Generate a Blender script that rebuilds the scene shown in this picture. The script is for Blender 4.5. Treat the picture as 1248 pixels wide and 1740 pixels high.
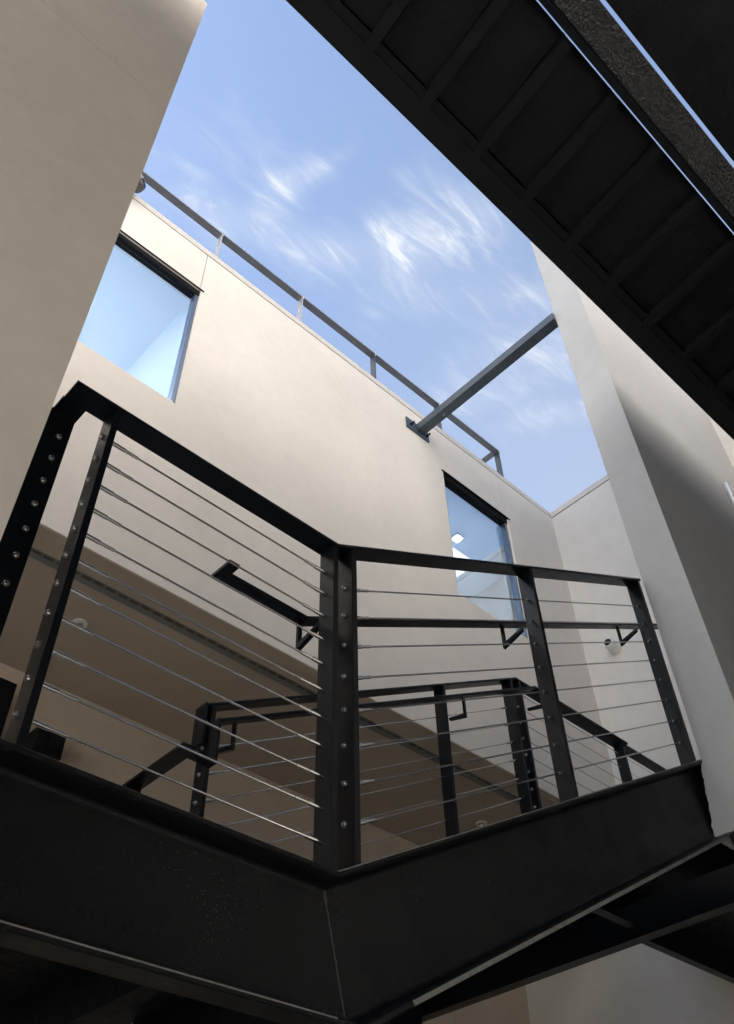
import bpy, bmesh, math, random
from mathutils import Vector, Matrix
random.seed(7)
S = bpy.context.scene
C = S.collection
for o in list(bpy.data.objects): bpy.data.objects.remove(o)

# ------------------------------------------------------------------ camera
# world: X along the stair, Y away from the camera, Z up; camera at the eye (0,0,0)
R = ((0.7314656610630828, 0.4912961362055612, 0.4736432235713228),
     (-0.6824411066706311, 0.5401030777590694, 0.49363083505930333),
     (-0.025764966281216738, -0.6921764778871686, 0.7216813631875509))
cd = bpy.data.cameras.new('camera'); cam = bpy.data.objects.new('camera', cd); C.objects.link(cam)
cam.matrix_world = Matrix([[R[i][0], -R[i][1], -R[i][2], 0] for i in range(3)] + [[0, 0, 0, 1]])
cd.sensor_fit = 'VERTICAL'; cd.sensor_height = 36; cd.lens = 1533.07 / 1740 * 36
cd.clip_start = 0.02; cd.clip_end = 2000
S.camera = cam
S.render.resolution_x, S.render.resolution_y = 734, 1024

# ------------------------------------------------------------------ sky and sun
SUN_TO = Vector((-0.7, 0.72, 1.2)).normalized()          # direction towards the sun
el = math.asin(SUN_TO.z); az = math.atan2(SUN_TO.x, SUN_TO.y)
S.cycles.max_bounces = 8; S.cycles.diffuse_bounces = 5; S.cycles.glossy_bounces = 3
W = bpy.data.worlds.new('World'); S.world = W; W.use_nodes = True
CLOUD = (3.4, 3.6, 3.9, 1)
def uv(px, py):
    c = ((px - 624) / 1533.07, (py - 870) / 1533.07, 1)
    d = [sum(R[i][j] * c[j] for j in range(3)) for i in range(3)]
    return d[0] / d[2], d[1] / d[2]
def build_world():
    nt = W.node_tree; nt.nodes.clear(); N = nt.nodes.new; Lk = nt.links.new
    out = N('ShaderNodeOutputWorld'); bg = N('ShaderNodeBackground'); bg.inputs['Strength'].default_value = 0.05
    sky = N('ShaderNodeTexSky'); sky.sky_type = 'NISHITA'; sky.sun_disc = False
    sky.sun_elevation = el; sky.sun_rotation = az; sky.altitude = 50
    sky.air_density = 1.0; sky.dust_density = 0.5; sky.ozone_density = 1.0
    tc = N('ShaderNodeTexCoord'); sep = N('ShaderNodeSeparateXYZ'); Lk(tc.outputs['Generated'], sep.inputs[0])
    def M(op, a, b=None, clamp=False):
        n = N('ShaderNodeMath'); n.operation = op; n.use_clamp = clamp
        for i, v in enumerate((a, b)):
            if v is None: continue
            if isinstance(v, (int, float)): n.inputs[i].default_value = v
            else: Lk(v, n.inputs[i])
        return n.outputs[0]
    z = M('MAXIMUM', sep.outputs[2], 0.05)
    u = M('DIVIDE', sep.outputs[0], z); v = M('DIVIDE', sep.outputs[1], z)
    cmb = N('ShaderNodeCombineXYZ'); Lk(u, cmb.inputs[0]); Lk(v, cmb.inputs[1])
    # thin cirrus: wispy noise, gathered along a few streaks of cloud
    n1 = N('ShaderNodeTexNoise'); n1.inputs['Scale'].default_value = 9; n1.inputs['Detail'].default_value = 7
    n1.inputs['Roughness'].default_value = 0.62; n1.inputs['Distortion'].default_value = 1.4
    mp = N('ShaderNodeMapping'); mp.inputs['Rotation'].default_value = (0, 0, -0.15); mp.inputs['Scale'].default_value = (0.8, 2.6, 1)
    Lk(cmb.outputs[0], mp.inputs[0]); Lk(mp.outputs[0], n1.inputs['Vector'])
    nw = N('ShaderNodeTexNoise'); nw.inputs['Scale'].default_value = 5; nw.inputs['Detail'].default_value = 4
    Lk(cmb.outputs[0], nw.inputs['Vector'])
    sw = N('ShaderNodeSeparateColor'); Lk(nw.outputs['Color'], sw.inputs[0])
    u2 = M('ADD', u, M('MULTIPLY', M('SUBTRACT', sw.outputs[0], 0.5), 0.10))
    v2 = M('ADD', v, M('MULTIPLY', M('SUBTRACT', sw.outputs[1], 0.5), 0.10))
    tot = None
    for (ax, ay, bx, by, w, k) in STREAKS:
        dx, dy = bx - ax, by - ay; L2 = dx * dx + dy * dy
        t = M('DIVIDE', M('ADD', M('MULTIPLY', M('SUBTRACT', u2, ax), dx), M('MULTIPLY', M('SUBTRACT', v2, ay), dy)), L2, True)
        ex = M('SUBTRACT', M('SUBTRACT', u2, ax), M('MULTIPLY', t, dx))
        ey = M('SUBTRACT', M('SUBTRACT', v2, ay), M('MULTIPLY', t, dy))
        d2 = M('ADD', M('MULTIPLY', ex, ex), M('MULTIPLY', ey, ey))
        g = M('MULTIPLY', M('POWER', 2.718, M('DIVIDE', d2, -(w * w))), k)
        tot = g if tot is None else M('ADD', tot, g)
    wis = M('MULTIPLY', M('SUBTRACT', n1.outputs['Fac'], 0.40), 2.6, True)
    wis = M('MULTIPLY', wis, M('ADD', wis, 0.25))
    vx, vy = uv(1050, 900); du = M('SUBTRACT', u, vx); dv = M('SUBTRACT', v, vy)
    veil = M('MULTIPLY', M('POWER', 2.718, M('DIVIDE', M('ADD', M('MULTIPLY', du, du), M('MULTIPLY', dv, dv)), -0.30)), 0.34)
    fac = M('ADD', M('ADD', M('MULTIPLY', M('ADD', tot, 0.03), wis), M('MULTIPLY', tot, 0.18)), M('ADD', veil, 0.03), True)
    mix = N('ShaderNodeMix'); mix.data_type = 'RGBA'
    Lk(fac, mix.inputs['Factor']); Lk(sky.outputs[0], mix.inputs['A']); mix.inputs['B'].default_value = CLOUD
    Lk(mix.outputs['Result'], bg.inputs[0]); Lk(bg.outputs[0], out.inputs[0])
STREAKS = []
for (x0, y0, x1, y1, w, k) in ((390, 405, 560, 450, .035, .75), (560, 450, 700, 455, .03, .6), (690, 450, 830, 395, .045, .75), (700, 440, 800, 430, .02, .6),
                               (455, 390, 480, 320, .02, .7), (480, 320, 540, 280, .022, .55), (270, 330, 400, 260, .045, .3), (655, 520, 930, 490, .03, .45),
                               (340, 340, 400, 400, .02, .5), (710, 320, 760, 370, .025, .35), (780, 690, 900, 650, .03, .3), (830, 620, 980, 590, .05, .35),
                               (900, 720, 1000, 700, .025, .45), (600, 250, 540, 290, .012, .25), (860, 560, 1000, 600, .04, .2)):
    a, b = uv(x0, y0), uv(x1, y1); STREAKS.append((a[0], a[1], b[0], b[1], w, k))
build_world()
sd = bpy.data.lights.new('sun', 'SUN'); sd.energy = 5.0; sd.angle = math.radians(0.53); sd.color = (1.0, 0.975, 0.94)
sun = bpy.data.objects.new('sun', sd); C.objects.link(sun); sun.location = (0, 0, 30)
sun.rotation_euler = SUN_TO.to_track_quat('Z', 'Y').to_euler()
vs = S.view_settings; vs.view_transform = 'Standard'; vs.look = 'None'; vs.gamma = 1; vs.use_curve_mapping = False
vs.exposure = 2.42

# ------------------------------------------------------------------ materials
MAT = {}
def mat(name, col, rough=0.6, metal=0.0, spec=0.5, bump=None, vary=None, specks=None):
    """Principled material; vary=(scale, amount) mottles the colour, bump=(scale, strength, dist), specks=(scale, amount) adds dust."""
    m = bpy.data.materials.new(name); m.use_nodes = True; nt = m.node_tree; N = nt.nodes.new; Lk = nt.links.new
    b = nt.nodes['Principled BSDF']; b.inputs['Roughness'].default_value = rough; b.inputs['Metallic'].default_value = metal
    b.inputs['Specular IOR Level'].default_value = spec
    b.inputs['Base Color'].default_value = (*col, 1)
    tc = N('ShaderNodeTexCoord'); src = None
    if vary:
        cur = None
        for sc, am in vary:
            n = N('ShaderNodeTexNoise'); n.inputs['Scale'].default_value = sc; n.inputs['Detail'].default_value = 3; n.inputs['Roughness'].default_value = .6
            Lk(tc.outputs['Object'], n.inputs['Vector'])
            r = N('ShaderNodeMapRange'); r.inputs['From Min'].default_value = .3; r.inputs['From Max'].default_value = .7
            r.inputs['To Min'].default_value = 1 - am; r.inputs['To Max'].default_value = 1 + am
            Lk(n.outputs['Fac'], r.inputs['Value'])
            if cur is None: cur = r.outputs[0]
            else:
                mu = N('ShaderNodeMath'); mu.operation = 'MULTIPLY'; Lk(cur, mu.inputs[0]); Lk(r.outputs[0], mu.inputs[1]); cur = mu.outputs[0]
        vm = N('ShaderNodeVectorMath'); vm.operation = 'SCALE'; vm.inputs[0].default_value = col; Lk(cur, vm.inputs['Scale'])
        src = vm.outputs[0]
        rr = N('ShaderNodeMapRange'); rr.inputs['From Min'].default_value = .8; rr.inputs['From Max'].default_value = 1.2
        rr.inputs['To Min'].default_value = min(1, rough * 1.18); rr.inputs['To Max'].default_value = rough * .85
        Lk(cur, rr.inputs['Value']); Lk(rr.outputs[0], b.inputs['Roughness'])
    if specks:
        sc, am, dc = specks
        v = N('ShaderNodeTexVoronoi'); v.inputs['Scale'].default_value = sc; Lk(tc.outputs['Object'], v.inputs['Vector'])
        n = N('ShaderNodeTexNoise'); n.inputs['Scale'].default_value = 5; n.inputs['Detail'].default_value = 5; Lk(tc.outputs['Object'], n.inputs['Vector'])
        r = N('ShaderNodeMapRange'); r.inputs['From Min'].default_value = .3; r.inputs['From Max'].default_value = .8
        r.inputs['To Min'].default_value = 0.02; r.inputs['To Max'].default_value = .16 * am; Lk(n.outputs['Fac'], r.inputs['Value'])
        lt = N('ShaderNodeMath'); lt.operation = 'LESS_THAN'; Lk(v.outputs['Distance'], lt.inputs[0]); Lk(r.outputs[0], lt.inputs[1])
        mx = N('ShaderNodeMix'); mx.data_type = 'RGBA'; Lk(lt.outputs[0], mx.inputs['Factor'])
        if src is not None: Lk(src, mx.inputs['A'])
        else: mx.inputs['A'].default_value = (*col, 1)
        mx.inputs['B'].default_value = (*dc, 1); src = mx.outputs['Result']
    if src is not None: Lk(src, b.inputs['Base Color'])
    if bump:
        prev = None
        for sc, st, di in bump:
            n = N('ShaderNodeTexNoise'); n.inputs['Scale'].default_value = sc; n.inputs['Detail'].default_value = 2; Lk(tc.outputs['Object'], n.inputs['Vector'])
            bp = N('ShaderNodeBump'); bp.inputs['Strength'].default_value = st; bp.inputs['Distance'].default_value = di
            Lk(n.outputs['Fac'], bp.inputs['Height'])
            if prev: Lk(prev, bp.inputs['Normal'])
            prev = bp.outputs[0]
        Lk(prev, b.inputs['Normal'])
    MAT[name] = m; return m

mat('plaster', (.69, .65, .60), .85, bump=[(420, .25, .002), (6, .15, .01)], vary=[(1.3, .05), (14, .025), (300, .03)])
mat('plaster_tan', (.66, .56, .45), .88, bump=[(420, .25, .002), (6, .15, .01)], vary=[(1.3, .06), (14, .03), (300, .03)])
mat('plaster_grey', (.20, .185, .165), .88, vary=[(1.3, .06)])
mat('plaster_pale', (.47, .465, .46), .85, bump=[(420, .25, .002), (6, .12, .01)], vary=[(1.1, .05), (11, .03), (300, .03)])
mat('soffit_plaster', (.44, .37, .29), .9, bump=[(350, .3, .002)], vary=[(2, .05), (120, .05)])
mat('coping_metal', (.60, .56, .51), .45, spec=.4, vary=[(4, .04)])
mat('black_paint', (.006, .008, .011), .34, spec=.24, bump=[(160, .06, .002), (22, .05, .003)], vary=[(9, .15)])
mat('black_mill', (.006, .0065, .0075), .42, spec=.24, bump=[(240, .5, .003), (38, .25, .004)], vary=[(6, .25)], specks=(130, .8, (.30, .29, .28)))
mat('black_textured', (.010, .010, .011), .25, spec=.9, bump=[(70, 1.0, .012)], vary=[(8, .2)], specks=(30, .5, (.3, .3, .3)))
mat('black_under', (.007, .0085, .0105), .6, spec=.25, bump=[(90, .3, .003)], vary=[(5, .25), (40, .15)])
mat('weld', (.10, .10, .10), .35, metal=.6, bump=[(400, .6, .002)])
mat('stainless', (.62, .61, .59), .24, metal=1.0)
mat('stainless_dark', (.42, .41, .40), .3, metal=1.0)
mat('roof_rail_paint', (.17, .175, .19), .45, vary=[(12, .06)])
mat('strut_paint', (.045, .06, .08), .3, spec=.7, vary=[(12, .08)])
mat('frame_metal', (.20, .24, .30), .28, metal=.85, vary=[(12, .05)])
mat('frame_dark', (.006, .007, .009), .6, spec=.1)
mat('white_plastic', (.75, .74, .71), .4)
mat('grey_plastic', (.28, .30, .31), .45)
mat('lens_black', (.008, .008, .009), .12)
mat('vent_metal', (.17, .18, .17), .5, vary=[(30, .08)])
mat('room_white', (.76, .78, .80), .9)
mat('plaster_warm', (.66, .595, .52), .85, bump=[(420, .25, .002), (6, .12, .01)], vary=[(1.1, .06), (11, .03), (300, .03)])
mat('highlight_grey', (.20, .195, .185), .5, spec=.4, vary=[(14, .2), (120, .2)])  # pale grey for the painted highlights on the flange edges
mat('paving', (.45, .425, .39), .85, bump=[(60, .3, .004)], vary=[(2, .12), (30, .08)])
mat('roof_gravel', (.35, .33, .30), .9, vary=[(40, .2)])
mat('rust', (.28, .09, .03), .8, vary=[(50, .3)])
mat('tread_concrete', (.55, .53, .50), .85, vary=[(20, .1)])
mat('dry_stalk', (.12, .10, .06), .8)
mat('galvanised', (.55, .57, .58), .42, metal=.6, vary=[(30, .12)])
def glass_mat():
    m = bpy.data.materials.new('window_glass'); m.use_nodes = True; nt = m.node_tree; nt.nodes.clear(); N = nt.nodes.new; Lk = nt.links.new
    o = N('ShaderNodeOutputMaterial'); mx = N('ShaderNodeMixShader'); tr = N('ShaderNodeBsdfTransparent'); gl = N('ShaderNodeBsdfGlossy')
    tr.inputs[0].default_value = (.84, .92, 1.0, 1); gl.inputs['Roughness'].default_value = .004; gl.inputs['Color'].default_value = (.86, .95, 1, 1)
    lw = N('ShaderNodeFresnel'); lw.inputs['IOR'].default_value = 1.9
    mr = N('ShaderNodeMapRange'); mr.inputs['To Min'].default_value = .30; mr.inputs['To Max'].default_value = 1.0
    ge = N('ShaderNodeNewGeometry'); inv = N('ShaderNodeMath'); inv.operation = 'SUBTRACT'; inv.inputs[0].default_value = 1; Lk(ge.outputs['Backfacing'], inv.inputs[1])
    mm = N('ShaderNodeMath'); mm.operation = 'MULTIPLY'; Lk(mr.outputs[0], mm.inputs[0]); Lk(inv.outputs[0], mm.inputs[1])
    Lk(lw.outputs[0], mr.inputs['Value']); Lk(mm.outputs[0], mx.inputs[0]); Lk(tr.outputs[0], mx.inputs[1]); Lk(gl.outputs[0], mx.inputs[2]); Lk(mx.outputs[0], o.inputs[0])
    MAT['window_glass'] = m
glass_mat()
def emit_mat(name, col, s):
    m = bpy.data.materials.new(name); m.use_nodes = True; nt = m.node_tree; nt.nodes.clear()
    o = nt.nodes.new('ShaderNodeOutputMaterial'); e = nt.nodes.new('ShaderNodeEmission'); e.inputs[0].default_value = (*col, 1); e.inputs[1].default_value = s
    nt.links.new(e.outputs[0], o.inputs[0]); MAT[name] = m
emit_mat('lamp_glow', (.97, .98, 1), 20)

# ------------------------------------------------------------------ mesh helpers
class MB:
    def __init__(s): s.v = []; s.f = []
    def add(s, vs, fs):
        n = len(s.v); s.v += [tuple(v) for v in vs]; s.f += [tuple(i + n for i in f) for f in fs]; return s
    def box(s, x0, x1, y0, y1, z0, z1):
        return s.add([(x0, y0, z0), (x1, y0, z0), (x1, y1, z0), (x0, y1, z0), (x0, y0, z1), (x1, y0, z1), (x1, y1, z1), (x0, y1, z1)],
                     [(3, 2, 1, 0), (4, 5, 6, 7), (0, 1, 5, 4), (1, 2, 6, 5), (2, 3, 7, 6), (3, 0, 4, 7)])
    def prism(s, poly, axis, a0, a1):
        """poly: 2D points of the cross-section; axis: 'x' -> (y,z), 'y' -> (x,z), 'z' -> (x,y)"""
        def p(q, a): return (a, q[0], q[1]) if axis == 'x' else (q[0], a, q[1]) if axis == 'y' else (q[0], q[1], a)
        n = len(poly); vs = [p(q, a0) for q in poly] + [p(q, a1) for q in poly]
        return s.add(vs, [tuple(range(n)), tuple(reversed(range(n, 2 * n)))] + [(i, i + n, (i + 1) % n + n, (i + 1) % n) for i in range(n)])
    def sweep_xz(s, prof, path):
        """profile (y, offset along the path normal, up positive) swept along (x,z) points with mitred joints"""
        n = len(prof); vs = []; m = len(path)
        for i, p in enumerate(path):
            ts = []
            if i > 0: ts.append(Vector((p[0] - path[i-1][0], p[1] - path[i-1][1])).normalized())
            if i < m - 1: ts.append(Vector((path[i+1][0] - p[0], path[i+1][1] - p[1])).normalized())
            t = sum(ts, Vector((0, 0))).normalized(); k = 1.0 / t.dot(ts[0]); nn = Vector((-t.y, t.x)) * k
            for (y, o) in prof: vs.append((p[0] + nn.x * o, y, p[1] + nn.y * o))
        fs = [tuple(range(n)), tuple(reversed(range((m-1)*n, m*n)))]
        for i in range(m - 1):
            for j in range(n):
                fs.append((i*n + j, (i+1)*n + j, (i+1)*n + (j+1) % n, i*n + (j+1) % n))
        return s.add(vs, fs)
    def tube(s, pts, r, seg=10, cap=True):
        pts = [Vector(p) for p in pts]; m = len(pts); vs = []; 
        rr = r if isinstance(r, (list, tuple)) else [r] * m
        d0 = (pts[1] - pts[0]).normalized(); up = Vector((0, 0, 1)) if abs(d0.z) < .9 else Vector((1, 0, 0))
        for i, p in enumerate(pts):
            d = (pts[min(i+1, m-1)] - pts[max(i-1, 0)]).normalized(); a = d.cross(up).normalized(); b = d.cross(a)
            for j in range(seg):
                t = 2*math.pi*j/seg; vs.append(p + (a*math.cos(t) + b*math.sin(t))*rr[i])
        fs = []
        for i in range(m-1):
            for j in range(seg): fs.append((i*seg+j, i*seg+(j+1) % seg, (i+1)*seg+(j+1) % seg, (i+1)*seg+j))
        if cap: fs += [tuple(reversed(range(seg))), tuple(range((m-1)*seg, m*seg))]
        return s.add(vs, fs)
ROOT = {}
def link(o, parent):
    C.objects.link(o)
    if parent is not None: o.parent = parent
    return o
def thing(name, label, cat, loc=(0, 0, 0), group=None, kind=None):
    o = bpy.data.objects.new(name, None); o.empty_display_size = .1; o.location = loc; link(o, None); ROOT[o.name] = Vector(loc)
    o['label'] = label; o['category'] = cat
    if group: o['group'] = group
    return o
def part(name, mb, m, parent=None, bevel=0, smooth=False, kind=None, label=None):
    off = ROOT[parent.name] if parent is not None else Vector((0, 0, 0))
    me = bpy.data.meshes.new(name); me.from_pydata([Vector(v) - off for v in mb.v], [], mb.f)
    bm = bmesh.new(); bm.from_mesh(me); bmesh.ops.recalc_face_normals(bm, faces=bm.faces); bm.to_mesh(me); bm.free()
    me.materials.append(MAT[m]); o = bpy.data.objects.new(name, me); link(o, parent)
    if parent is not None: ROOT[o.name] = off
    else: ROOT[o.name] = Vector((0, 0, 0))
    if smooth:
        for p in me.polygons: p.use_smooth = True
        md = o.modifiers.new('edges', 'EDGE_SPLIT'); md.split_angle = math.radians(40)
    if bevel:
        md = o.modifiers.new('bevel', 'BEVEL'); md.width = bevel; md.segments = 2; md.limit_method = 'ANGLE'; md.angle_limit = math.radians(35)
    if kind: o['kind'] = kind
    if label: o['label'] = label
    return o
def tag(o, label, cat, group=None):
    o['label'] = label; o['category'] = cat
    if group: o['group'] = group
    return o
def box(*a): return MB().box(*a)

# ------------------------------------------------------------------ the setting
GZ = -1.55
g = part('ground', box(-150, 150, -150, 150, GZ - .2, GZ), 'paving', kind='structure')

# ---- building on the far side: clad wall with two windows over a deep soffit
YF, YB, XE = 3.0, 4.04, 5.33           # far wall face, recessed lower wall, end wall face
ZS, ZT = 2.90, 6.0                     # soffit, underside of the coping
W1 = (0.34, 1.41, 4.235, 5.515); W2 = (3.80, 4.60, 4.185, 5.485)
bld = thing('courtyard_building', 'beige plastered building with two square windows above a dark recessed soffit', 'building', (1.5, YF, GZ))
XL = -12.0
def wall_panel(x0, x1, z0, z1, nm='wall_panel', y0=YF, y1=YF + .12, m='plaster'):
    return part(nm, box(x0, x1, y0, y1, z0, z1), m, bld)
gp = .005
J1, J2 = 1.400, 4.560
wall_panel(XL, J1 - gp/2, W1[3] , ZT)                      # above window one
wall_panel(J1 + gp/2, J2 - .0015, W2[3] + .03, ZT)
wall_panel(J2 + .0015, XE + .0, W2[3] + .03, ZT)
wall_panel(XL, W1[0], W1[2], W1[3] - .0005)
wall_panel(W1[1], W2[0], W2[2], W2[3] + .0295)
wall_panel(W2[1], XE, W2[2], W2[3] + .0295)
wall_panel(XL, XE, ZS, W2[2] - .0005)
wall_panel(XL, W1[1], W2[2], W1[2] - .0005)
part('wall_backing', box(XL, XE, YF + .121, YF + .14, ZS + .05, W1[2] - .06), 'plaster', bld)
part('wall_backing', box(XL, XE, YF + .121, YF + .14, W1[3] + .06, ZT - .02), 'frame_dark', bld)
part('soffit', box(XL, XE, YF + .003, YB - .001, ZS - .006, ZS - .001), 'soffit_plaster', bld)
part('back_wall', box(XL, XE, YB, YB + .15, GZ, ZS + .04), 'plaster_tan', bld)
part('wall_joint', box(4.575, 4.579, YB - .001, YB + .01, GZ, ZS - .008), 'soffit_plaster', bld)
part('end_wall', box(XE, XE + .2, -4.0, YB + .15, GZ, ZT), 'plaster', bld)
part('coping', box(XL, XE - .0, YF - .001, YF + .32, ZT + .012, ZT + .075), 'coping_metal', bld, bevel=.002)
part('coping', box(XE - .001, XE + .32, 1.0, YF + .32, ZT + .012, ZT + .0752), 'coping_metal', bld, bevel=.002)
part('drip_gap', box(XL, XE + .01, YF + .008, YF + .3, ZT, ZT + .012), 'frame_dark', bld)
part('drip_gap', box(XE + .008, XE + .3, 1.0, YF + .3, ZT, ZT + .0119), 'frame_dark', bld)
part('sun_blocker', box(-1.9, -.7, 4.6, 11.6, ZT - .049, 17.6), 'plaster', bld)  # unseen block added to keep direct sun off the end faces
part('roof', box(XL, 14, YF + .33, 22, ZT - .2, ZT - .05), 'roof_gravel', bld)
def window(w, room):
    x0, x1, z0, z1 = w; t = .028
    f = MB(); yy0, yy1 = YF + .020, YF + .075
    f.box(x0, x0 + t, yy0, yy1, z0, z1); f.box(x1 - t, x1, yy0, yy1, z0, z1)
    f.box(x0 + t, x1 - t, yy0, yy1, z0, z0 + t)
    win = part('window', f, 'frame_metal', bld, bevel=.0015)
    part('head_frame', box(x0 + .0005, x1 - .0005, YF + .012, yy1, z1 - .045, z1 + .001), 'frame_dark', win)
    part('flashing', box(x0 - .02, x1 + .02, YF - .010, YF + .011, z1 + .001, z1 + .006), 'frame_dark', win)
    part('pane', box(x0 + t, x1 - t, YF + .045, YF + .049, z0 + t, z1 - .045), 'window_glass', win)
    sx = x1 - .07 if room == 0 else x0 + .035
    part('corner_clip', box(sx, sx + .045, YF + .006, YF + .021, z0 - .004, z0 + .018), 'white_plastic', win)
    # the room behind the glass
    rx0, rx1, ry1, rz0, rz1 = (x0 - .15, x1 + .75, 6.0, z0 - .25, z1 + .22) if room else (x0 - .6, x1 + .04, 5.2, z0 - .25, z1 + .20)
    r = MB(); y = YF + .141; q = .03
    r.box(rx0 - q, rx0, y, ry1, rz0, rz1); r.box(rx1, rx1 + q, y, ry1, rz0, rz1)
    r.box(rx0, rx1, ry1, ry1 + q, rz0, rz1); r.box(rx0, rx1, y, ry1, rz1, rz1 + q); r.box(rx0, rx1, y, ry1, rz0 - q, rz0)
    part('room', r, 'room_white', win)
    j = MB(); e = .01                                            # reveals
    j.box(x0 - e, x0, YF + .0755, y, z0, z1); j.box(x1, x1 + e, YF + .0755, y, z0, z1); j.box(x0, x1, YF + .0755, y, z0 - e, z0); j.box(x0, x1, YF + .0755, y, z1 + .001, z1 + e)
    part('reveal', j, 'room_white', win)
    return rx0, rx1, ry1, rz1
r0 = window(W1, 0); r1 = window(W2, 1)
def ceiling_lamp(label, x, y, z, s):
    t = thing('ceiling_lamp', label, 'lamp', (x, y, z), 'seen and added unseen lamps inside the upper rooms')
    part('lamp_body', box(x - s - .02, x + s + .02, y - s - .02, y + s + .02, z - .02, z - .001), 'white_plastic', t)
    part('diffuser', box(x - s, x + s, y - s, y + s, z - .03, z - .0205), 'lamp_glow', t)
ceiling_lamp('lit square ceiling lamp seen through the window near the strut', 4.616, 3.573, r1[3], .024)
ceiling_lamp('unseen ceiling lamp added to brighten the room behind the right window', 5.05, 4.9, r1[3], .14)  # hidden second lamp, added only to brighten this room
ceiling_lamp('unseen ceiling lamp added to brighten the room behind the tall left window', .12, 4.1, r0[3], .175)  # out of view, added so the left window looks bright

# slot vent in the soffit
vt = thing('slot_vent', 'grey linear slot vent running along the dark soffit', 'vent', (2.5, 3.18, ZS))
part('vent_strip', box(XL, XE - .01, 3.155, 3.215, ZS - .012, ZS - .0062), 'vent_metal', vt)
sl0 = None; i = 0; x = .55
while x < 5.2:
    for yy in (3.162, 3.172):
        if sl0 is None:
            sl0 = part('slot', box(0, .050, -.0016, .0016, ZS - .0135, ZS - .0115), 'frame_dark', None); sl0.parent = vt; o = sl0
            o.location = Vector((x, yy, 0)) - ROOT[vt.name]
        else:
            o = sl0.copy(); C.objects.link(o); o.parent = vt; o.location = Vector((x, yy, 0)) - ROOT[vt.name]
    x += .066
def sprinkler(x, y, label, hang, ZS=ZS - .006):
    t = thing('sprinkler_head', label, 'sprinkler', (x, y, ZS), 'sprinklers in the soffit')
    m = MB(); m.tube([(x, y, ZS - .001), (x, y, ZS - .008)], .038, 20); part('escutcheon', m, 'white_plastic', t)
    m = MB(); m.tube([(x, y, ZS - .008), (x, y, ZS - .012)], [.020, .017], 16); part('cup', m, 'stainless_dark', t)
    if hang:
        m = MB(); m.tube([(x, y, ZS - .012), (x, y, ZS - .032)], .010, 10); part('body', m, 'white_plastic', t)
        m = MB(); m.box(x - .012, x - .009, y - .004, y + .004, ZS - .05, ZS - .032); m.box(x + .009, x + .012, y - .004, y + .004, ZS - .05, ZS - .032); m.tube([(x, y, ZS - .05), (x, y, ZS - .053)], .014, 12); part('deflector', m, 'stainless', t)
sprinkler(1.389, 3.487, 'small round white sprinkler plate on the soffit behind the left cables', False)
sprinkler(4.440, 3.545, 'white pendent sprinkler head hanging from the soffit just above the stair stringer', True)

# black boxes on the recessed wall
t = thing('wall_box', 'black box high on the shaded back wall at the left picture edge', 'box', (1.1, YB, 2.5), 'black boxes on the back wall')
part('housing', box(.86, 1.338, YB - .10, YB - .001, 2.30, 2.745), 'black_under', t, bevel=.004); part('cover', box(.88, 1.32, YB - .106, YB - .1005, 2.32, 2.725), 'black_paint', t)
t = thing('wall_box', 'small black box on the shaded back wall beside the post foot', 'box', (1.6, YB, 2.5), 'black boxes on the back wall')
part('housing', box(1.50, 1.66, YB - .10, YB - .001, 2.44, 2.575), 'black_under', t, bevel=.004)
part('cover', box(1.505, 1.578, YB - .105, YB - .1005, 2.45, 2.565), 'black_paint', t); part('cover', box(1.583, 1.655, YB - .105, YB - .1005, 2.45, 2.565), 'black_paint', t)

# ---- roof railing
rr = thing('roof_railing', 'slim grey flat bar railing along the roof edge above the coping', 'railing', (2.8, 3.08, ZT + .075))
part('top_rail', box(XL, 4.765, 3.052, 3.112, 6.555, 6.567), 'roof_rail_paint', rr, bevel=.002)
part('top_rail', box(4.705, 4.765, 3.1125, 6.5, 6.555, 6.567), 'roof_rail_paint', rr, bevel=.002)
for x in (-1.0, -.15, .70, 1.513, 2.325, 3.137, 3.93, 4.752):
    part('post', box(x - .012, x, 3.054, 3.11, ZT + .0752, 6.5545), 'galvanised' if x < 2.4 else 'strut_paint', rr, bevel=.002)
    if x > 1: part('rail_clip', box(x - .010, x + .002, 3.046, 3.0515, 6.52, 6.575), 'galvanised', rr)
def tuft(label, x, n, h):
    t = thing('dry_weed', label, 'plant', (x, 3.04, ZT + .075), 'dry weeds on the coping')
    for i in range(n):
        a = random.uniform(-1, 1); m = MB(); bx = x + random.uniform(-.02, .02); p0 = Vector((bx, 3.03 + random.uniform(0, .03), ZT + .0752)); L = h * random.uniform(.6, 1.1)
        p1 = p0 + Vector((a * L * .4, random.uniform(-.01, .01), L * .6)); p2 = p1 + Vector((a * L * .5, 0, L * .35))
        m.tube([p0, p1, p2], [.0022, .0017, .001], 5); st = part('stalk', m, 'dry_stalk', t)
        m = MB(); d = Vector((random.uniform(-.012, .012), 0, .012)); m.tube([p1, p1 + d], [.0018, .001], 5); m.tube([p2, p2 - d * .8 + Vector((0, 0, .012))], [.0035, .001], 5); part('seed_head', m, 'dry_stalk', st)
tuft('low dry weed on the coping beside a roof railing post', 2.285, 9, .05)
tuft('tiny pale weed on the coping left of the railing post', 2.12, 5, .05)
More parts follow.
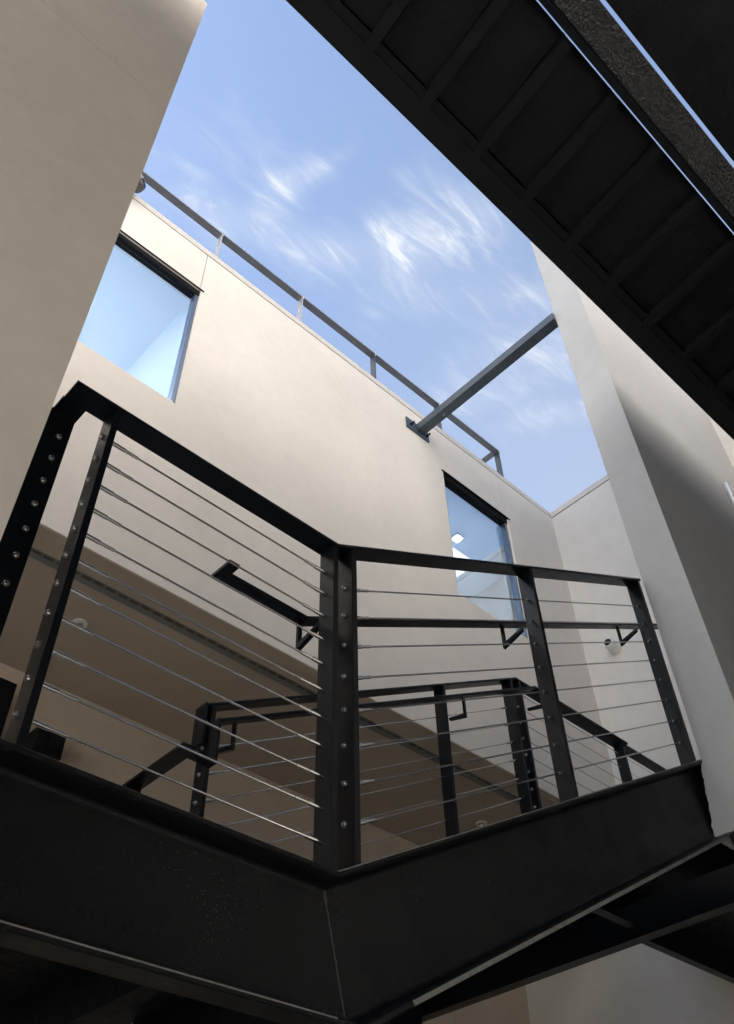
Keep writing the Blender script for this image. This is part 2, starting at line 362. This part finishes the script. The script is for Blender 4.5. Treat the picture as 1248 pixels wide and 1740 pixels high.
# ---- strut
st = thing('steel_strut', 'blue black square steel strut bolted to the far wall', 'strut', (3.54, YF, 5.8))
part('tube', box(3.517, 3.600, 1.5775, YF - .012, 5.770, 5.853), 'strut_paint', st, bevel=.004)
part('end_plate', box(3.5175, 3.5995, 1.574, 1.5773, 5.7705, 5.8525), 'strut_paint', st)
part('rust_streak', box(3.53, 3.5995, 1.5785, 1.584, 5.7692, 5.7699), 'rust', st)
part('base_plate', box(3.395, 3.655, YF - .012, YF - .0005, 5.724, 5.852), 'strut_paint', st, bevel=.002)
for bx in (3.445, 3.63):
    for bz in (5.785,):
        m = MB(); m.tube([(bx, YF - .012, bz), (bx, YF - .024, bz)], .015, 6); b = part('bolt', m, 'black_paint', st)
        m = MB(); m.tube([(bx, YF - .024, bz), (bx, YF - .052, bz)], .008, 10); part('stud', m, 'black_paint', b)
m = MB(); m.box(3.560, 3.5635, 2.72, 2.745, 5.7685, 5.7698); part('scratch', m, 'white_plastic', st)

# ---- tall wall at the left
YN, TH = 1.34, .233
lw = thing('tall_wall', 'tall grey beige wall with one horizontal joint, filling the left side', 'wall', (-1.5, YN, GZ))
ZJ = 3.452
part('wall_panel', box(-1.3, .342, YN, YN + TH, GZ, ZJ - .005), 'plaster_warm', lw)
part('wall_panel', box(-1.3, .342, YN + .001, YN + TH, ZJ + .005, 4.80), 'plaster_warm', lw)
part('joint', box(-1.29, .330, YN + .014, YN + TH - .01, ZJ - .0055, ZJ + .0055), 'frame_dark', lw)
# ---- tall wall at the right
XW = 3.572
rw = thing('tall_wall', 'tall pale wall at the right with narrow end face and half shaded side', 'wall', (4.5, YN, 1.8))
# one slab; its foot is finished against the stringer with a slightly ragged edge
poly = [(YN, 1.79)] + [(YN + .03 * i, 1.79 + random.uniform(-.004, .004)) for i in range(1, 10)]
for i in range(29):
    z = 1.79 + i * (2.12 - 1.79) / 28; poly.append((1.582 + (2.125 - z) * .14 + random.uniform(-.004, .004), z))
poly += [(YN + TH, 2.126), (YN + TH, 6.985), (YN, 6.985)]
ws = MB().prism(poly, 'x', XW, 9)
ws.v = [(3.622 - .0128 * v[2] if abs(v[0] - XW) < 1e-6 else v[0], v[1], v[2]) for v in ws.v]      # the end face leans back a little
part('wall_slab', ws, 'plaster_pale', rw)
mp = thing('mounting_plate', 'pale metal plate with a bolt hole on the shaded right wall', 'plate', (4.95, YN, 4.7))
part('plate', box(4.86, 5.10, YN - .035, YN - .0005, 4.45, 4.76), 'galvanised', mp, bevel=.01)
m = MB(); m.tube([(4.94, YN - .0365, 4.64), (4.94, YN - .035, 4.64)], .016, 14); part('bolt_hole', m, 'lens_black', mp)

# ------------------------------------------------------------------ steel stair
SL = .535                                   # rise per metre of the flight
XB, ZL = 1.405, .972                        # where the stringer bends, top of the level stringer
YT = 1.572; WEB = 1.642; DEP = .335; TF = .016
def z_str(x): return ZL + max(0, x - XB) * SL
def channel(y_tip, web, sgn=1):
    """channel profile: tips at y_tip, back of the web at web; offsets run down from the top edge; fillets and rounded toes"""
    d = web - y_tip; s = 1 if d > 0 else -1; w = .011 * s; P = []
    def fil(yc, oc, r, a0, a1, n=5):
        for i in range(n + 1):
            a = math.radians(a0 + (a1 - a0) * i / n); P.append((yc + s * r * math.cos(a), oc + r * math.sin(a)))
    P.append((web, 0)); P.append((y_tip + s * .003, 0)); P.append((y_tip, -.003)); P.append((y_tip, -TF + .004)); P.append((y_tip + s * .005, -TF - .0015))
    wf = web - w
    fil(wf - s * .016, -TF - .008 - .016, .016, 90, 0)
    fil(wf - s * .016, -DEP + TF + .008 + .016, .016, 0, -90)
    P.append((y_tip + s * .006, -DEP + TF + .002)); P.append((y_tip, -DEP + TF - .004)); P.append((y_tip, -DEP + .003)); P.append((y_tip + s * .003, -DEP)); P.append((web, -DEP))
    return P
stair = thing('steel_stair', 'black steel stair with level landing channel and rising stringer', 'stair', (1.4, 2.0, .6))
near = MB().sweep_xz(channel(YT, WEB), [(-4.0, ZL), (XB, ZL)] )
PL = [(-4.0, ZL), (XB, ZL), (4.6, ZL + (4.6 - XB) * SL)]
ns = part('stringer', MB().sweep_xz(channel(YT, WEB), PL), 'black_mill', stair, smooth=True, label='near channel stringer, level then rising to the right')
# edge highlights of the flanges, painted as thin pale grey strips
part('edge_highlight', MB().sweep_xz([(YT - .0006, -DEP + TF - .006), (YT + .002, -DEP + TF - .006), (YT + .002, -DEP + TF - .0025), (YT - .0006, -DEP + TF - .0025)], PL[:2]), 'highlight_grey', ns)
part('edge_highlight', MB().sweep_xz([(YT - .0006, -DEP + .001), (YT + .002, -DEP + .001), (YT + .002, -DEP + TF - .003), (YT - .0006, -DEP + TF - .003)], [(XB + .082, ZL + .082 * SL), (3.72, ZL + (3.72 - XB) * SL)]), 'highlight_grey', ns)
part('edge_highlight', MB().sweep_xz([(YT - .0005, -.0045), (YT + .001, -.0045), (YT + .001, -.0015), (YT - .0005, -.0015)], PL[1:]), 'highlight_grey', ns)
# weld along the mitre
tb = math.atan(SL) / 2; nx, nz = math.sin(tb) / math.cos(tb), -1.0
wm = MB(); pts = []; rr_ = []
for i in range(60):
    t = .03 + (DEP - .055) * i / 59; pts.append((XB + nx * t + random.uniform(-.0008, .0008), WEB - .0115, ZL - t)); rr_.append((.004 if i < 6 else .0016) * random.uniform(.7, 1.35))
wm.tube(pts, rr_, 7); part('weld_bead', wm, 'weld', ns, smooth=True)
# mill mark rolled into the web (reads upside down)
cu = bpy.data.curves.new('mill_mark', 'FONT'); cu.body = 'OE OV1 USA'; cu.size = .036; cu.extrude = .0009; cu.bevel_depth = .0006; cu.space_character = 1.12
to = bpy.data.objects.new('mill_mark', cu); C.objects.link(to)
dg = bpy.context.evaluated_depsgraph_get(); me = bpy.data.meshes.new_from_object(to.evaluated_get(dg)); bpy.data.objects.remove(to)
mk = bpy.data.objects.new('mill_mark', me); mk['kind'] = 'stuff'; me.materials.clear(); me.materials.append(MAT['black_mill']); C.objects.link(mk); mk.parent = ns
mk.rotation_euler = (math.radians(90), math.radians(180), 0); mk.location = Vector((.985, WEB - .0112, .745)) - ROOT[stair.name]
ns2 = part('stringer', MB().sweep_xz(channel(2.675, 2.605), [(1.62, ZL + .11), (3.66, ZL + .11 + (3.66 - 1.62) * SL), (4.40, ZL + .11 + (3.66 - 1.62) * SL)]), 'black_paint', stair, smooth=True, label='far channel stringer')
# landing deck and treads
part('landing_deck', box(-3.9, XB + .10, WEB + .001, YB - .005, ZL - .075, ZL - .02), 'black_under', stair)
part('landing_topping', box(-3.9, XB + .10, WEB + .002, YB - .006, ZL - .0195, ZL + .01), 'tread_concrete', stair)
for x in (-2.4, -1.8, -1.2, -.6, 0.0, .6, 1.2):
    part('deck_joist', box(x - .03, x + .03, WEB + .002, YB - .01, ZL - .20, ZL - .0755), 'black_under', stair)
nt_ = 7; run = .305; x = XB + .11
tread0 = None
for i in range(nt_):
    zt = z_str(x + i * run) - .095
    tm = MB().box(0, run + .02, WEB + .002, 2.604, -.05, -.012); tm.box(0, .006, WEB + .003, 2.603, -.05 - run * SL, -.0505)
    if tread0 is None:
        tread0 = part('tread', tm, 'black_under', None); tread0.parent = stair; o = tread0
        pf = part('tread_fill', box(.01, run + .015, WEB + .004, 2.602, -.0115, 0), 'tread_concrete', None); pf.parent = o; tf0 = pf
    else:
        o = tread0.copy(); C.objects.link(o); o.parent = stair
        p = tf0.copy(); C.objects.link(p); p.parent = o
    o.location = Vector((x + i * run, 0, zt)) - Vector((ROOT[stair.name].x, ROOT[stair.name].y, ROOT[stair.name].z))
ZU = ZL + .11 + (3.66 - 1.62) * SL           # upper landing
part('landing_deck', box(3.70, 5.32, WEB + .001, 2.603, ZU - .09, ZU - .03), 'black_under', stair)
part('landing_topping', box(3.70, 5.32, WEB + .002, 2.602, ZU - .0295, ZU), 'tread_concrete', stair)

part('edge_plate', box(4.401, 5.32, 2.606, 2.618, 1.905, ZU - .001), 'black_paint', stair)

# lower framing at the right, under the upper landing
fr = thing('landing_frame', 'dark steel floor frame under the upper landing at the lower right', 'steel frame', (4.25, 2.5, 1.77))
part('cross_beam', box(4.00, 4.012, .4, YB - .003, 1.672, 1.85), 'black_paint', fr, bevel=.002)
part('cross_beam_flange', box(3.94, 4.012, .4, YB - .002, 1.664, 1.6715), 'black_paint', fr)
part('side_beam', box(4.013, 5.32, 2.314, 2.326, 1.672, 1.85), 'black_paint', fr, bevel=.002)
part('side_beam_flange', box(4.013, 5.32, 2.285, 2.326, 1.664, 1.6715), 'black_paint', fr)
part('deck_plate', box(4.013, 5.32, .4, 2.3135, 1.83, 1.85), 'black_under', fr)
part('deck_plate', box(3.42, 3.9995, 2.69, YB - .004, 1.83, 1.85), 'black_under', fr)
part('deck_plate', box(3.60, 3.9995, .4, 1.56, 1.74, 1.785), 'black_under', fr)
part('stub_angle', box(3.50, 3.935, 2.26, 2.31, 1.70, 1.708), 'black_paint', fr)
co = thing('steel_column', 'black steel column below the landing, at the bottom edge of the picture', 'column', (3.9, 3.7, GZ))
part('shaft', box(3.52, 3.765, 3.55, 3.75, GZ, 1.829), 'black_paint', co, bevel=.004)
part('foot_plate', box(3.46, 3.825, 3.49, 3.81, GZ + .001, GZ + .02), 'black_paint', co)

# ------------------------------------------------------------------ cable railings
TC = .012                                   # cap thickness
CY0, CY1 = 1.572, 1.644
ZC = 2.062                                  # top of the level cap
rl = thing('cable_railing', 'near black railing with steel cables, level then climbing to the right', 'railing', (1.4, 1.6, ZL))
def z_cap(x): return ZC + max(0, x - 1.402) * .5345
capm = MB().sweep_xz([(CY0, -TC), (CY1, -TC), (CY1, 0), (CY0, 0)], [(.440, ZC), (1.402, ZC), (3.56, z_cap(3.56))])
part('cap_rail', capm, 'black_paint', rl, bevel=.0018)
part('cap_rail', box(.437, .510, CY1 + .0004, YB - .01, ZC - TC - .0002, ZC - .0003), 'black_paint', rl, bevel=.0018)
NB_LEVEL = [1.053 + i * .0895 for i in range(11)]
NB_SLOPE = [1.100 + i * .1152 for i in range(8)]       # heights at x = 1.43
PMID = 1.608
def bolt_mesh(r=.0085):
    m = MB(); m.tube([(0, 0, 0), (-.003, 0, 0), (-.006, 0, 0), (-.0085, 0, 0)], [r, r, r * .92, r * .6], 12); m.tube([(-.0078, 0, 0), (-.0118, 0, 0)], r * .52, 6)
    me = bpy.data.meshes.new('bolt'); me.from_pydata(m.v, [], m.f); me.materials.append(MAT['stainless_dark']); return me
BOLT = bolt_mesh()
def put_bolt(post, root, p, rz=0):
    o = bpy.data.objects.new('bolt', BOLT); C.objects.link(o); o.parent = post; o.location = Vector(p) - ROOT[root.name]; o.rotation_euler = (random.uniform(0, 1), 0, rz); return o
def post_x(root, x0, x1, y0, y1, zb, zt, m='black_paint'):
    return part('post', MB().prism([(x0, zb(x0)), (x1, zb(x1)), (x1, zt(x1)), (x0, zt(x0))], 'y', y0, y1), m, root, bevel=.0016)
zt_ = lambda x: z_cap(x) - TC * (1 if x < 1.402 else 1.134) - .0006
zb_ = lambda x: z_str(x) + .0004
pA = post_x(rl, .566, .586, CY0 + .002, CY1, zb_, zt_)
pB = post_x(rl, 1.384, 1.404, CY0 + .002, CY1 - .002, zb_, zt_)
pC = post_x(rl, 1.462, 1.484, CY0 + .002, CY1 - .002, zb_, zt_)
pD = post_x(rl, 2.508, 2.528, CY0 + .002, CY1, zb_, zt_)
pE = post_x(rl, 3.525, 3.545, CY0 + .002, CY1, zb_, zt_)
YP1 = 1.690
p1 = part('post', box(.431, .506, YP1, YP1 + .02, ZL - .02, ZC - TC - .0006), 'black_paint', rl, bevel=.0016)
p0 = part('post', box(.442, .510, 3.3, 3.32, ZL - .02, ZC - TC - .0006), 'black_paint', rl, bevel=.0016)
def cable(root, a, b, fa=True, fb=True, r=.0029, tail=.012):
    a, b = Vector(a), Vector(b); d = (b - a).normalized(); m = MB(); m.tube([a, b], r, 8); c = part('cable', m, 'stainless', root, smooth=True)
    for p, s, on in ((a, d, fa), (b, -d, fb)):
        if not on: continue
        f = MB(); f.tube([p, p + s * .050], .0062, 12); f.tube([p + s * .050, p + s * .092], .0047, 12); part('fitting', f, 'stainless', c, smooth=True)
    return c
for z in NB_LEVEL:
    put_bolt(pA, rl, (.566, PMID, z)); cable(rl, (.586, PMID, z), (1.384, PMID, z - .006))
    put_bolt(p1, rl, (.476, YP1, z), math.radians(90)); cable(rl, (.476, YP1 + .02, z), (.476, 3.3, z), True, True)
for z in NB_SLOPE:
    put_bolt(pC, rl, (1.462, PMID, z + .02)); 
    zz_ = lambda x: z + .02 + (x - 1.473) * SL
    cable(rl, (1.484, PMID, zz_(1.484)), (3.525, PMID, zz_(3.525)), True, False)
    for x, pp in ((2.508, pD), (3.525, pE)):
        f = MB(); d = Vector((1, 0, SL)).normalized(); q = Vector((x, PMID, zz_(x))); f.tube([q - d * .028, q], .0046, 10); o = part('ferrule', f, 'stainless_dark', pp, smooth=True)
# handrail, inside the railing
HZ = 1.852; HY0, HY1 = 1.722, 1.769
def bracket(x, z, root, yp, y_h, dirx=1):
    """flat bar bracket: from the post face out, then up to the underside of the handrail"""
    s = 1 if y_h > yp else -1; m = MB(); w = .016
    m.prism([(yp, z - .085), (yp, z - .070), (y_h - s * .004, z - .108 + .015), (y_h + s * .006, z - .118)], 'x', x, x + w)
    m.prism([(y_h - s * .006, z - .104), (y_h + s * .006, z - .118), (y_h + s * .006, z - .0005), (y_h - s * .006, z - .0005)], 'x', x + .0005, x + w - .0005)
    return m
HT = .014
hr = part('handrail', MB().sweep_xz([(HY0, -HT), (HY1, -HT), (HY1, 0), (HY0, 0)], [(1.062, HZ), (1.405, HZ), (4.6, HZ + (4.6 - 1.405) * .5345)]), 'black_paint', rl, bevel=.0015)
part('return_end', box(1.0622, 1.100, 1.676, HY0 - .0005, HZ - HT - .0001, HZ - .0002), 'black_paint', hr, bevel=.0015)
for x in (1.384, 2.47, 3.487):
    zh = HZ - HT + max(0, x - 1.405) * .5345
    part('bracket', bracket(x, zh, rl, CY1 + .0005, 1.745), 'black_paint', hr, bevel=.001)

# far railing of the same flight
Y2 = 2.565; Y3 = 2.635
fl = thing('cable_railing', 'far black railing seen between the near cables, with handrail on brackets', 'railing', (2.6, 2.6, 1.1))
ZF0, XF0, XF1 = 2.050, 1.612, 3.700
zfc = lambda x: ZF0 + (min(x, XF1) - XF0) * .5425
part('cap_rail', MB().sweep_xz([(Y2, -TC), (Y3, -TC), (Y3, 0), (Y2, 0)], [(XF0, ZF0), (XF1, zfc(XF1)), (5.325, zfc(XF1))]), 'black_paint', fl, bevel=.0018)
part('cap_drop', box(XF0 - .012, XF0 - .0003, Y2, Y3, 1.868, ZF0 + .001), 'black_paint', fl, bevel=.0015)
part('cap_rail', box(1.545, 1.615, Y2 + .035, YB - .01, 1.868 - TC, 1.8675), 'black_paint', fl, bevel=.0018)
zfb = lambda x: ZL + .11 + (min(x, 3.66) - 1.62) * SL + .0005
zfb2 = lambda x: max(zfb(x), ZL + .11)
zft = lambda x: zfc(x) - TC * 1.14 - .0006
q1 = post_x(fl, 1.632, 1.652, Y2 + .001, Y3, lambda x: ZL - .02, zft)
q2 = post_x(fl, 3.028, 3.047, Y2 + .001, Y3, zfb2, zft)
q3 = post_x(fl, 3.640, 3.660, Y2 + .001, Y3, zfb2, zft)
q4 = post_x(fl, 3.722, 3.742, Y2 + .001, Y3, zfb2, zft)
q5 = post_x(fl, 4.76, 4.78, Y2 + .001, Y3, zfb2, zft)
q6 = part('post', box(1.547, 1.613, 2.98, 3.0, ZL - .02, 1.868 - TC - .0005), 'black_paint', fl, bevel=.0016)
put_bolt(q6, fl, (1.58, 2.98, 1.545), math.radians(90)); put_bolt(q6, fl, (1.58, 2.98, 1.64), math.radians(90))
YC2 = 2.598
for i in range(8):
    z = 1.205 + i * .1128
    cable(fl, (1.652, YC2, z), (3.640, YC2, z + (3.640 - 1.652) * .5425), True, True, r=.0024)
    put_bolt(q1, fl, (1.632, YC2, z - .01))
for i in range(9):
    z = ZU + .09 + i * .105
    cable(fl, (3.742, YC2, z), (5.325, YC2, z), False, False, r=.0022); put_bolt(q4, fl, (3.722, YC2, z))
FZ = 1.925; FY0, FY1 = 2.44, 2.485
zfh = lambda x: FZ + (min(x, 3.745) - 1.62) * .5425
fh = part('handrail', MB().sweep_xz([(FY0, -HT), (FY1, -HT), (FY1, 0), (FY0, 0)], [(1.60, zfh(1.60)), (3.70, zfh(3.70)), (4.6, zfh(3.70))]), 'black_paint', fl, bevel=.0015)
part('return_end', box(1.588, 1.5998, FY0, FY1, zfh(1.6) - .19, zfh(1.6) - .002), 'black_paint', fh, bevel=.0015)
part('return_end', box(1.44, 1.5875, FY0 + .001, FY1 - .001, zfh(1.6) - .19, zfh(1.6) - .178), 'black_paint', fh, bevel=.0015)
for x in (1.665, 3.05, 3.76):
    part('bracket', bracket(x, zfh(x) - HT - .002, fl, Y2, 2.4625), 'black_paint', fh, bevel=.001)

# ------------------------------------------------------------------ overhead walkway
LX = -4.8; ZW = 4.55; kz = ZW / 4.0
YE = .897 * kz; YI = .823 * kz; YQ = .755 * kz; YN2 = .219 * kz
wk = thing('steel_walkway', 'dark steel walkway overhead with cross bars and recessed soffit panels', 'walkway', (3, .8, ZW))
part('fascia_channel', MB().prism([(YE, ZW), (YE, ZW + .30), (YE - .09, ZW + .30), (YE - .09, ZW + .285), (YE - .012, ZW + .285), (YE - .012, ZW + .016), (YE - .115, ZW + .012), (YE - .115, ZW)], 'x', LX, 12), 'black_under', wk)
part('edge_angle', box(LX, 12, YQ, YI, ZW + .0125, ZW + .020), 'black_under', wk)
part('deck', box(LX, 12, .263, YE - .0125, ZW + .24, ZW + .284), 'black_under', wk)
pitch = .3265 * kz; xb0 = .848 * kz; sk = .11
bars = None
for i in range(-8, 20):
    xx = xb0 + i * pitch; y0, y1 = .2515, YI + .004
    # cross bar: an angle section, set slightly askew to the walkway
    if bars is None:
        m = MB(); L = y1 - y0
        for (a, b, za, zb) in ((0, .055, -.002, .010), (0, .008, .0105, .085)):
            m.add([(a - sk * L, 0, za), (b - sk * L, 0, za), (b, L, za), (a, L, za), (a - sk * L, 0, zb), (b - sk * L, 0, zb), (b, L, zb), (a, L, zb)], [(3, 2, 1, 0), (4, 5, 6, 7), (0, 1, 5, 4), (1, 2, 6, 5), (2, 3, 7, 6), (3, 0, 4, 7)])
        bars = part('cross_bar', m, 'black_under', None); bars.parent = wk; o = bars
        pm = MB(); pm.add([(.06 - sk * L, 0, .05), (pitch - .01 - sk * L, 0, .05), (pitch - .01, L - .085, .05), (.06, L - .085, .05), (.06 - sk * L, 0, .06), (pitch - .01 - sk * L, 0, .06), (pitch - .01, L - .085, .06), (.06, L - .085, .06)], [(3, 2, 1, 0), (4, 5, 6, 7), (0, 1, 5, 4), (1, 2, 6, 5), (2, 3, 7, 6), (3, 0, 4, 7)])
        pan = part('soffit_panel', pm, 'black_under', None); pan.parent = wk; p = pan
    else:
        o = bars.copy(); C.objects.link(o); o.parent = wk; p = pan.copy(); C.objects.link(p); p.parent = wk
    o.location = Vector((xx, y0, ZW)) - ROOT[wk.name]; p.location = Vector((xx, y0, ZW)) - ROOT[wk.name]
bm_ = thing('steel_beam', 'black textured steel beam with bright edges at the upper right', 'beam', (3, .2, ZW - .05))
ZB = ZW - .06; yb0 = .0505
part('bottom_flange', box(LX, 12, yb0, .196, ZB, ZB + .018), 'black_textured', bm_, bevel=.003)
part('edge_bar', box(LX, 12, .208, .2385, ZB - .004, ZB + .032), 'black_paint', bm_, bevel=.003)
part('edge_strip', box(LX, 12, .1975, .2070, ZB + .012, ZB + .030), 'black_under', bm_)
part('web', box(LX, 12, yb0 + .06, yb0 + .075, ZB + .0185, ZW + .27), 'black_under', bm_)
part('top_flange', box(LX, 12, yb0 + .012, .248, ZW + .2705, ZW + .284), 'black_under', bm_)
dk = thing('floor_deck', 'black underside of the floor deck in the upper right corner', 'deck', (3, -1, ZW + .24))
part('deck', box(LX, 12, -2.9, .0345, ZW + .24, ZW + .284), 'black_under', dk)
part('edge_trim', box(LX, 12, .0015, .0335, ZW + .21, ZW + .2395), 'black_under', dk)
NBY, NBZ = -1.2, 9.5
# unseen building on the near side, behind and over the camera, its upper wall placed to bounce light
nb = thing('unseen_near_building', 'unseen building behind the viewer, its upper wall placed to bounce light', 'building', (0, -3, GZ))
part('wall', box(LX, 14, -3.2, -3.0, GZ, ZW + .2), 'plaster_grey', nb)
part('shade_screen', box(3.3, 3.45, -2.999, .15, GZ, ZB - .01), 'plaster', nb)  # unseen partition added to darken the lower part of the right wall
part('bounce_wall', box(-8, 14, NBY - .25, NBY, ZW + .285, NBZ), 'plaster', nb)  # unseen, set close so its sunlit face bounces light onto the far wall
part('coping', box(-8, 14, NBY - .28, NBY + .02, NBZ + .001, NBZ + .08), 'coping_metal', nb)  # unseen, tops the added bounce wall

# ------------------------------------------------------------------ security cameras
def frame(o, d):
    d = Vector(d).normalized(); a = d.cross(Vector((0, 0, 1))).normalized(); return a, d.cross(a) * -1, d
sc = thing('security_camera', 'small white turret security camera on the end wall above the stringer', 'camera', (XE, 2.72, 4.30))
m = MB(); m.tube([(XE - .001, 2.715, 4.318), (XE - .012, 2.716, 4.318)], [.048, .046], 24); part('wall_base', m, 'white_plastic', sc, smooth=True)
d = Vector((-1, .02, .10)).normalized(); c0 = Vector((XE - .012, 2.716, 4.318))
m = MB(); m.tube([c0, c0 + d * .02, c0 + d * .085, c0 + d * .100, c0 + d * .100, c0 + d * .092], [.044, .046, .046, .041, .034, .033], 28); body = part('body', m, 'white_plastic', sc, smooth=True)
d2 = Vector((-1, -.15, .12)).normalized(); c1 = c0 + d * .088
m = MB(); m.tube([c1, c1 + d2 * .014, c1 + d2 * .026, c1 + d2 * .031], [.033, .031, .021, .008], 20); part('lens_ball', m, 'lens_black', body, smooth=True)
fc = thing('floodlight', 'grey wedge lamp on the far wall top, peeking past the left wall', 'lamp', (.74, YF, 6.0))
m = MB()
m.tube([(.60, YF - .10, 6.10), (.66, YF - .10, 6.065), (.735, YF - .10, 6.01)], [.075, .078, .062], 20); part('housing', m, 'grey_plastic', fc, smooth=True)
m = MB(); m.tube([(.735, YF - .10, 6.01), (.765, YF - .10, 5.985)], [.058, .045], 20); part('lens', m, 'lens_black', fc, smooth=True)
part('arm', box(.60, .64, YF - .06, YF - .0005, 6.03, 6.07), 'grey_plastic', fc)
